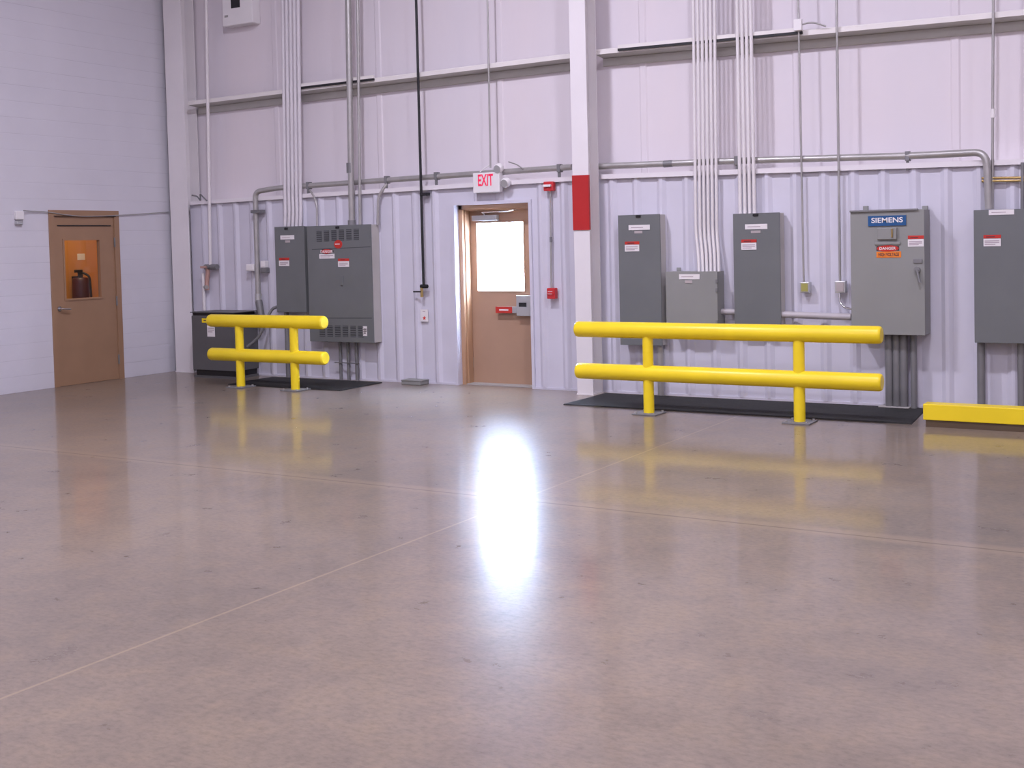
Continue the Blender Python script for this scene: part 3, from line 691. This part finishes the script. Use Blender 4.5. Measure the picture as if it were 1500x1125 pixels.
# thin single drops on the right with boxes
def outlet(px, py, w, label, cover, name='outlet_box'):
    y = -0.075
    x, z = W(px, py, y); h = w * 1.1
    o = thing(name, (x, y / 2, z - h), label, 'outlet box')
    link('box', MB().box(x - w, x + w, y, 0, z - h, z + h, 0.005), 'alu', o)
    link('cover_plate', MB().box(x - w * 0.7, x + w * .7, y - 0.006, y, z - h * .75, z + h * .75, 0.002), cover, o)
    return o
P = topline(1177.5, 415, 1170, 42, -0.03, 0.0)
tag(link('conduit', MB().tube(P, 0.010, 0, 10), 'galv', at=P[0]), 'thin grey conduit dropping to the olive outlet box', 'conduit')
P = topline(1170, 30, 1169, 0, -0.03)
tag(link('conduit', MB().tube(P, 0.010, 0, 10), 'galv', at=P[0]), 'thin grey conduit rising above the white girt box', 'conduit')
x, z = W(1170, 37, -0.04)
gb = thing('girt_box', (x, -0.03, z - .06), 'small white box on the right girt with a short whip', 'junction box')
link('box', MB().box(x - 0.04, x + 0.04, -0.08, -0.036, z - 0.055, z + 0.055, 0.004).box(x - 0.03, x + 0.03, -0.04, -0.005, z + 0.01, z + 0.05), 'white', gb)
whip = [(1175, 36, -.05), (1184, 33, -.06), (1195, 33.5, -.06), (1210, 38.5, -.04)]
link('whip', MB().tube([(W(a, b, c)[0], c, W(a, b, c)[1]) for a, b, c in whip], 0.009, 0.06, 8), 'galv', gb)
outlet(1178.5, 421, 0.048, 'small outlet box with an olive cover below the thin conduit', 'olive')
P = topline(1230.5, 413, 1225.5, 0, -0.03)
tag(link('conduit', MB().tube(P, 0.0125, 0, 10), 'galv', at=P[0]), 'thin grey conduit dropping just left of the disconnect cabinet', 'conduit')
outlet(1230.5, 420.5, 0.052, 'small outlet box with a tan cover beside the disconnect cabinet', 'sticker_grey')
o, P = pipe('flexible_conduit', [(1230, 428, -0.04), (1230, 442, -0.05), (1236, 450, -0.07), (1248, 453, -0.10)], 0.012, 'chrome', 'thin shiny whip from the outlet box into the disconnect cabinet', 'flexible conduit', bend=0.06)
P = topline(1453.5, 306, 1455, 0, -0.028)
o = tag(link('conduit', MB().tube(P, 0.013, 0, 10), 'galv', at=P[0]), 'thin grey conduit dropping to the right edge panel', 'conduit')
x, z = W(1454.5, 166, -0.028); link('coupling', MB().tube([(x, -0.028, z - 0.04), (x, -0.028, z + 0.04)], 0.021, seg=12), 'white', o)
P = topline(1497.5, 307, 1498, 238, -0.03, 0.0)
tag(link('conduit', MB().tube(P, 0.016, 0, 10), 'galv_dark', at=P[0]), 'dark conduit stub at the far right above the edge panel', 'conduit')
# horizontal pipe between the boxes
o, P = pipe('conduit', [(1056, 456.5), (1078, 457)], 0.030, 'pipe_grey', 'short thick conduit between the junction box and the tall panel', y=-0.08)
o, P = pipe('conduit', [(1140, 460.5), (1247, 464.4)], 0.033, 'pipe_grey', 'thick horizontal conduit from the tall panel to the disconnect cabinet', y=-0.10)
# conduits down to the floor
def drop(px, py0, py1, y, r, mat, label, group=None, bend=0.0, seg=12):
    a = W(px, py0, y); x1 = W(px + (py1 - py0) * 0.02, py1, y)[0]
    P = [(a[0], y, a[1]), (a[0], y, 0.0)]
    return tag(link('conduit', MB().tube(P, r, bend, seg), mat), label, 'conduit', group)
for i, px in enumerate((498, 509.5, 521.5)):
    drop(px, 499, 556, -0.05, 0.02, 'galv_dark', ('left', 'middle', 'right')[i] + ' of three dark conduits below the big vented panel', 'three conduits below the vented panel')
x0, z0 = W(490, 531, -0.075); x1, _ = W(526, 533, -0.075)
tag(link('strut_strap', MB().box(x0, x1, -0.078, -0.066, z0 - 0.006, z0 + 0.006), 'galv_dark'), 'thin strap across three dark conduits below the vented panel', 'strap')
drop(419.5, 456, 553, -0.07, 0.030, 'galv_dark', 'dark conduit running down from the narrow left panel')
drop(967, 503, 583, -0.06, 0.034, 'galv', 'galvanised conduit running down from the tall panel by the column')
for i, (px, r) in enumerate(((1302, 0.037), (1313, 0.037), (1323.5, 0.037), (1338, 0.030))):
    drop(px, 488, 598, -0.10, r, 'galv_dark', ('leftmost', 'second from left', 'third from left', 'rightmost')[i] + ' of four dark conduits below the disconnect cabinet', 'four conduits below the disconnect cabinet', seg=16)
drop(1437, 501, 600, -0.09, 0.036, 'galv_dark', 'dark conduit below the left part of the right edge panel', seg=16)
drop(1495.5, 501, 600, -0.09, 0.032, 'galv_dark', 'dark conduit below the right edge panel at the frame edge', seg=16)
gx0, gy0 = FL(1287, 597); gx1, gy1 = FL(1332, 600)
tag(link('grout_pad', MB().box(W(1289, 598, -.1)[0], W(1334, 600, -.1)[0], -0.17, -0.055, 0.0105, 0.022, 0.004), 'grout'), 'rough grout pad under four dark conduits', 'pad')

# white water pipe with valve at the left
yv = -0.05
q = topline(308.3, 391, 302, 0, yv)
vp = thing('water_pipe', q[0], 'thin white pipe with a copper valve near the corner column', 'pipe')
link('pipe', MB().tube(q, 0.021, 0, 12), 'painted_pipe', vp)
a = W(303, 391, yv); b = W(318, 391, yv); zv = (a[1] + b[1]) / 2
val = link('valve', MB().tube([(a[0] - 0.03, yv, zv), (b[0], yv, zv)], 0.036, seg=12).tube([(q[0][0], yv, zv), (q[0][0], yv - 0.07, zv)], 0.022, seg=10), 'galv_dark', vp); val['label'] = 'dark valve body'
hndl = link('valve_handle', MB().box(a[0] - 0.04, a[0] + 0.07, yv - 0.085, yv - 0.068, zv - 0.016, zv + 0.014, .004), 'copper', val)
c_ = W(304.5, 398, yv); d_ = W(303, 412, yv); e_ = W(299.5, 425, yv); f_ = W(299.5, 456, yv)
link('copper_branch', MB().tube([(c_[0], yv, zv), (c_[0], yv, c_[1] - .02), (d_[0], yv, d_[1]), (e_[0] + .05, yv, e_[1])], 0.030, 0.05, 12), 'copper', vp)
link('lower_pipe', MB().tube([(f_[0], yv, W(299.5, 400, yv)[1]), (f_[0], yv, f_[1] - .05)], 0.022, 0, 12), 'painted_pipe', vp)
g_ = W(304, 420.5, yv); link('drain_cock', MB().tube([(g_[0] - .05, yv, g_[1]), (g_[0] + .03, yv - .04, g_[1])], 0.025, seg=10), 'galv', vp)

# small boxes beside the long left conduit
def wbox(px0, py0, px1, py1, d, mat, name, label, cat):
    a = W(px0, py1, -d); b = W(px1, py0, -d)
    o = thing(name, ((a[0] + b[0]) / 2, -d / 2, a[1]), label, cat)
    link('housing', MB().box(a[0], b[0], -d, 0, a[1], b[1], 0.006), mat, o)
    link('cover', MB().box(a[0] + .012, b[0] - .012, -d - .005, -d, a[1] + .012, b[1] - .012, 0.002), mat, o)
    return o
wbox(360.5, 387, 371, 397, 0.09, 'white', 'control_box', 'small white box left of the long conduit drop', 'control box')
wbox(381.5, 382, 388, 392, 0.07, 'white', 'control_box', 'small white box right of the long conduit drop', 'control box')
o = wbox(381.5, 392.5, 389, 400, 0.08, 'galv_dark', 'receptacle', 'dark little receptacle under the white box by the conduit', 'receptacle')

# white unit high up at the left
uy = 0.05
ux0 = W(325.5, 20, uy)[0]; ux1 = W(369.5, 20, uy)[0]; uz = W(325, 39.5, uy)[1]
wu = thing('wall_unit', ((ux0 + ux1) / 2, 0.12, uz), 'white wall unit with a dark opening high on the left wall', 'wall unit')
link('casing', MB().box(ux0, ux1, uy, YL, uz, uz + 0.85, 0.012), 'white', wu)
link('side_cover', MB().box(ux0 - 0.012, ux0, uy + .03, YL - .03, uz + 0.05, uz + 0.7, 0.004), 'white', wu)
a = W(338.5, 12.5, uy); b = W(350.5, -20, uy)
link('dark_opening', MB().box(a[0], b[0], uy - 0.004, uy + .002, a[1], b[1], 0.001), 'black', wu)
x, z = W(331.5, 24, uy); link('badge', MB().box(x - .03, x + .03, uy - 0.003, uy + .001, z - .014, z + .014), 'galv', wu)
# dark clip above the wainscot end
kp = [(281, 286, -0.08), (289, 287.5, -0.05), (293.5, 294, -0.04), (293, 284, -0.05), (303, 294, -0.03)]
tag(link('hanger_clip', MB().tube([(W(a, b, c)[0], c, W(a, b, c)[1]) for a, b, c in kp], 0.010, 0.02, 8), 'galv_dark'), 'bent dark wire clip above the wainscot beside the corner column', 'clip')

# ------------------------------------------------------------------ black hose drop, notice, fire devices
ya = -0.05
q = topline(620.5, 418, 609.5, 0, ya)
air = thing('air_line', q[0], 'black air line hanging straight down left of the exit door', 'air line')
link('pipe', MB().tube(q, 0.0155, 0, 12), 'black', air)
x, z = W(619, 284.5, ya); link('clip', MB().box(x - 0.03, x + 0.075, ya - 0.02, 0.0, z - 0.018, z + 0.018, .004), 'black', air)
a = W(616.5, 419.5, ya); b = W(626, 419, ya); link('coupler', MB().tube([(a[0], ya, a[1]), (b[0], ya, a[1])], 0.024, seg=12), 'black', air)
x, z = W(618, 429, ya); link('drain_valve', MB().tube([(x, ya, z - 0.05), (x, ya, z + 0.09)], 0.018, seg=12), 'brass', air)
a = W(607.5, 427.3, ya); link('valve_lever', MB().box(a[0], x, ya - 0.035, ya - 0.018, a[1] - 0.008, a[1] + 0.010, .003), 'black', air)
a = W(616, 471, -0.002); b = W(627, 453.5, -0.002)
sg = thing('wall_notice', ((a[0] + b[0]) / 2, 0, a[1]), 'small white notice with a red star below the black air line', 'sign')
link('card', MB().box(a[0], b[0], -0.004, 0.0, a[1], b[1]), 'sticker', sg)
c = W(621.5, 466, -0.005); st = MB(); vs = []
for k in range(10):
    r_ = 0.028 if k % 2 == 0 else 0.012; an_ = PI / 2 + k * PI / 5
    vs.append((c[0] + r_ * math.cos(an_), c[1] + r_ * math.sin(an_)))
A = [st.bm.verts.new((x, -0.0055, z)) for x, z in vs]; B = [st.bm.verts.new((x, -0.003, z)) for x, z in vs]
st.bm.faces.new(A); st.bm.faces.new(B[::-1])
for k in range(10): st.bm.faces.new((A[k], A[(k + 1) % 10], B[(k + 1) % 10], B[k]))
link('red_star', st, 'sticker_red', sg)
lines(sg, 619, 455, 624.5, 457.5, -0.004, 1, 'ink_grey')

# exit sign with its conduit
P = topline(718.5, 246, 714, 0, -0.028)
tag(link('conduit', MB().tube(P, 0.011, 0, 10), 'galv', at=P[0]), 'thin conduit dropping to the exit sign', 'conduit')
es = thing('exit_sign', (W(712, 283, -.1)[0], -0.05, W(712, 283, -.1)[1]), 'white exit sign with red letters above the exit door', 'exit sign')
a = W(693, 283, -0.10); b = W(731, 251.5, -0.10)
link('housing', MB().box(a[0], b[0], -0.10, -0.023, a[1], b[1], 0.008).box(a[0] + .1, b[0] - .1, -.03, 0, a[1] + .005, a[1] + .06), 'white', es)
ta = W(700.3, 272.8, -0.102); tb = W(722, 254.5, -0.102)
w_ = (tb[0] - ta[0]); h_ = tb[1] - ta[1]
link('lettering', text_mesh('EXIT', ta[0], tb[0], ta[1], tb[1], -0.103), 'exit_red', es)
def head(px, py, y, tilt):
    x, z = W(px, py, y)
    hb = link('lamp_head', MB().tube([(x, y + 0.07, z), (x, y, z - tilt)], 0.055, seg=20, dome=0.02).tube([(x, y + 0.05, z), (x - 0.05, y + 0.05, z - 0.04)], 0.02, seg=10), 'white', es)
    link('lens', MB().tube([(x, y + 0.004, z - tilt), (x, y - 0.006, z - tilt * 1.1)], 0.044, seg=20), 'alu', hb)
head(728, 245, -0.11, 0.02); head(738.5, 266, -0.10, 0.02)
cb = [(718, 241, -.02), (709, 247, -.02), (703, 252, -.03)]
link('cable', MB().tube([(W(p, q_, r_)[0], r_, W(p, q_, r_)[1]) for p, q_, r_ in cb], 0.006, .03, 8), 'white', es)
cb = [(745, 237, -.01), (757, 241, -.02), (766, 247, -.03)]
tag(link('cable', MB().tube([(W(p, q_, r_)[0], r_, W(p, q_, r_)[1]) for p, q_, r_ in cb], 0.007, .04, 8), 'galv'), 'short loose cable on the wall right of the exit sign', 'cable')
# strobe, conduit, pull station
fs = thing('fire_strobe', (W(803, 279, -.06)[0], -0.03, W(803, 279, -.06)[1]), 'red fire alarm strobe high between exit door and column', 'fire alarm')
a = W(796, 280, -0.06); b = W(810, 265.5, -0.06)
link('housing', MB().box(a[0], b[0], -0.06, 0.0, a[1], b[1], 0.008), 'red_device', fs)
a2 = W(795, 274, -0.085); b2 = W(806, 270, -0.085)
link('strobe_lens', MB().box(a2[0], b2[0], -0.085, -0.055, a2[1], b2[1], 0.005), 'white', fs)
o, P = pipe('conduit', [(806, 280), (807.8, 423)], 0.010, 'galv', 'thin conduit between the fire strobe and the pull station', y=-0.02)
x, z = W(807, 351, -0.02); link('coupling', MB().tube([(x, -0.02, z - 0.03), (x, -0.02, z + 0.03)], 0.015, seg=10), 'galv_dark', o)
a = W(801, 438, -0.07); b = W(812.5, 422, -0.07)
pl_ = thing('pull_station', ((a[0] + b[0]) / 2, -0.035, a[1]), 'red fire pull station at door handle height beside the column', 'fire alarm')
link('housing', MB().box(a[0], b[0], -0.07, 0.0, a[1], b[1], 0.008), 'red_device', pl_)
h = b[1] - a[1]
link('pull_bar', MB().box(a[0] + .008, b[0] - .012, -0.084, -0.068, a[1] + h * .38, a[1] + h * .55, 0.003), 'red_device', pl_)
link('print_line', MB().box(a[0] + .015, b[0] - .03, -0.0715, -0.0695, a[1] + h * .66, a[1] + h * .71).box(a[0] + .015, b[0] - .03, -0.0855, -0.0835, a[1] + h * .45, a[1] + h * .49), 'sticker', pl_)

# ------------------------------------------------------------------ transformer in the corner
yt = -0.46
tx0 = W(281.5, 500, yt)[0]; tx1 = W(343.5, 505, yt)[0]; tz = W(305, 457, yt)[1]
xf = thing('transformer', ((tx0 + tx1) / 2, yt / 2, 0), 'dark grey floor transformer behind the left guard rail', 'transformer')
link('case', MB().box(tx0, tx1, yt, -0.03, 0.10, tz - 0.05, 0.006), 'xfmr', xf)
link('lid', MB().box(tx0 - 0.012, tx1 + 0.012, yt - 0.012, -0.02, tz - 0.012, tz, 0.004), 'xfmr', xf)
v = link('top_vent', MB().box(tx0 + 0.02, tx1 - 0.03, yt + 0.012, -0.05, tz - 0.05, tz - 0.012), 'black', xf)
link('dark_underfill', MB().box(tx0 + 0.05, tx1 - 0.02, yt + 0.015, -0.05, 0.03, 0.10), 'black', xf)
link('base_rail', MB().box(tx0 + 0.02, tx1, yt, -0.04, 0.0, 0.03), 'xfmr', xf)
a = W(304, 493, yt); b = W(314.5, 477, yt)
s_ = link('rating_label', MB().box(a[0], b[0], yt - 0.003, yt, a[1], b[1]), 'sticker', xf); lines(s_, 304.5, 479, 314, 488, yt - .003, 3)
a = W(296, 472.5, yt); b = W(309, 466.5, yt)
y_ = link('caution_label', MB().box(a[0], b[0], yt - 0.003, yt, a[1], b[1]), 'yellow', xf); y_['label'] = 'yellow caution label'
lines(y_, 298, 468, 308, 471, yt - .003, 1, 'ink')
o, P = pipe('flexible_conduit', [(362, 508, -0.30), (377, 497, -0.24), (386, 480, -0.20), (392.5, 463, -0.16), (399, 452, -0.12), (406, 449.5, -0.10)], 0.020, 'galv_dark', 'grey flexible conduit curving from the transformer to the narrow panel', 'flexible conduit', bend=0.12)

# ------------------------------------------------------------------ mats, floor box
def floor_mat(pts, label):
    mb = MB(); n = len(pts)
    a = [mb.bm.verts.new((x, y, 0.0)) for x, y in pts]
    cx = sum(p[0] for p in pts) / n; cy = sum(p[1] for p in pts) / n
    b = [mb.bm.verts.new((x + (cx - x) * 0.004, y + (cy - y) * 0.012, 0.010)) for x, y in pts]
    mb.bm.faces.new(a[::-1]); mb.bm.faces.new(b)
    for k in range(n): mb.bm.faces.new((a[k], a[(k + 1) % n], b[(k + 1) % n], b[k]))
    return tag(link('rubber_mat', mb, 'mat'), label, 'mat')
floor_mat([(6.66, -1.03), (10.12, -1.03), (10.04, -0.05), (6.67, -0.10)], 'long black rubber mat behind the right guard rail')
floor_mat([(1.93, -0.944), (3.69, -0.944), (3.66, -0.12), (1.90, -0.12)], 'short black rubber mat behind the left guard rail')
a = FL(587, 564); b = FL(620, 565.5)
fb = thing('floor_box', (4.12, -0.12, 0), 'flat grey floor box against the wall left of the exit door', 'floor box')
fx0, fx1 = W(588, 563, -0.17)[0], W(616, 564, -0.17)[0]
link('body', MB().box(fx0, fx1, -0.17, 0.0, 0, 0.045, 0.006), 'panel_light', fb)
link('lid', MB().box(fx0 - .006, fx1 + .006, -0.176, 0.0, 0.045, 0.056, 0.003), 'panel_light', fb)

# ------------------------------------------------------------------ guard rails
def guard(y, x0, x1, posts, z1, z2, r, pr, label):
    o = thing('guard_rail', ((x0 + x1) / 2, y, 0), label, 'guard rail', 'yellow pipe guard rails')
    link('upper_rail', MB().tube([(x0, y, z1), (x1, y, z1)], r, seg=32, dome=0.025), 'yellow', o)
    link('lower_rail', MB().tube([(x0, y, z2), (x1, y, z2)], r, seg=32, dome=0.025), 'yellow', o)
    for x in posts:
        link('post', MB().tube([(x, y, 0.008), (x, y, z1 - r * .6)], pr, seg=24), 'yellow', o)
        bp = link('base_plate', MB().box(x - 0.125, x + 0.125, y - 0.125, y + 0.125, 0.0, 0.014, 0.003), 'galv_dark', o)
        bl_ = MB()
        for sx in (-1, 1):
            for sy in (-1, 1): bl_.tube([(x + sx * .095, y + sy * .095, .013), (x + sx * .095, y + sy * .095, .026)], 0.013, seg=6)
        link('anchor_bolts', bl_, 'galv', bp)
    return o
rR = 11.2 / FPX * 12.6; 
guard(-1.285, 6.969, 9.934, (7.735, 9.204), 0.795, 0.387, 0.077, 0.051, 'long yellow guard rail in front of the right panels')
guard(-1.075, 1.80, 3.602, (2.277, 3.134), 0.795, 0.387, 0.077, 0.051, 'short yellow guard rail in front of the transformer')
# low yellow curb at the right
yk = -1.12
kx = W(1352, 602, yk)[0]; kz1 = W(1400, 594, yk)[1]; kz0 = W(1400, 617.5, yk)[1]
ck = thing('curb_barrier', (kx + 1.5, yk + .07, 0), 'low yellow barrier beam on the floor at the right edge', 'barrier')
link('beam', MB().box(kx, kx + 3.2, yk, yk + 0.16, kz0, kz1, 0.006), 'yellow', ck)
link('dark_underfill', MB().box(kx + 0.02, kx + 3.2, yk + 0.012, yk + 0.15, 0, kz0), 'dark_underfill', ck)  # shade below the beam, built as a solid dark strip

# ------------------------------------------------------------------ lights
def high_bay(x, y, power, col, size=0.9):
    o = thing('high_bay_light', (x, y, ZC - 0.75), 'round high bay lamp hanging from the hall ceiling above the frame', 'ceiling light', 'high bay lamps')
    mb = MB(); seg = 24; z0, z1 = ZC - 0.75, ZC - 0.40
    a = [mb.bm.verts.new((x + .28 * math.cos(2 * PI * k / seg), y + .28 * math.sin(2 * PI * k / seg), z0)) for k in range(seg)]
    b = [mb.bm.verts.new((x + .10 * math.cos(2 * PI * k / seg), y + .10 * math.sin(2 * PI * k / seg), z1)) for k in range(seg)]
    for k in range(seg): mb.bm.faces.new((a[k], a[(k + 1) % seg], b[(k + 1) % seg], b[k]))
    mb.bm.faces.new(b)
    link('reflector', mb, 'alu', o)
    link('hook', MB().tube([(x, y, z1), (x, y, ZC + 0.004)], 0.02, seg=8), 'alu', o)
    ld = bpy.data.lights.new('lamp', 'AREA'); ld.shape = 'DISK'; ld.size = 0.52; ld.energy = power; ld.color = col
    lo = bpy.data.objects.new('lamp', ld); COL.objects.link(lo); lo.parent = o; lo.location = (0, 0, -0.01)
    return o
LC = (1.0, 0.957, 1.155)
for x in (6.1, 10.6, 15.6):
    for y in (-4.8, -11.0, -17.0):
        high_bay(x, y, (90 if x > 15 else 195 if x > 10 else 305) if y > -6 else 170, LC)
pd = bpy.data.lights.new('door_glass_portal', 'AREA'); pd.shape = 'RECTANGLE'; pd.size = gx1 - gx0; pd.size_y = gz1 - gz0
po = bpy.data.objects.new('door_glass_portal', pd); COL.objects.link(po)
po.location = ((gx0 + gx1) / 2, YD + 0.06, (gz0 + gz1) / 2); po.rotation_euler = (-PI / 2, 0, 0)   # sampling portal for the daylight, adds no light
pd.cycles.is_portal = True
ld = bpy.data.lights.new('annex_lamp', 'AREA'); ld.size = 0.6; ld.energy = 22; ld.color = (1, 0.78, 0.5)
lo = bpy.data.objects.new('annex_lamp', ld); COL.objects.link(lo); lo.location = (-0.7, -1.0, 2.85)

w = bpy.data.worlds.new('world'); scene.world = w; w.use_nodes = True
bg = w.node_tree.nodes['Background']; bg.inputs['Color'].default_value = (0.58, 0.70, 1.0, 1); bg.inputs['Strength'].default_value = 115.0

# ------------------------------------------------------------------ view
vs_ = scene.view_settings
vs_.view_transform = 'Standard'; vs_.look = 'None'; vs_.gamma = 1.0; vs_.use_curve_mapping = False
vs_.exposure = 0.0
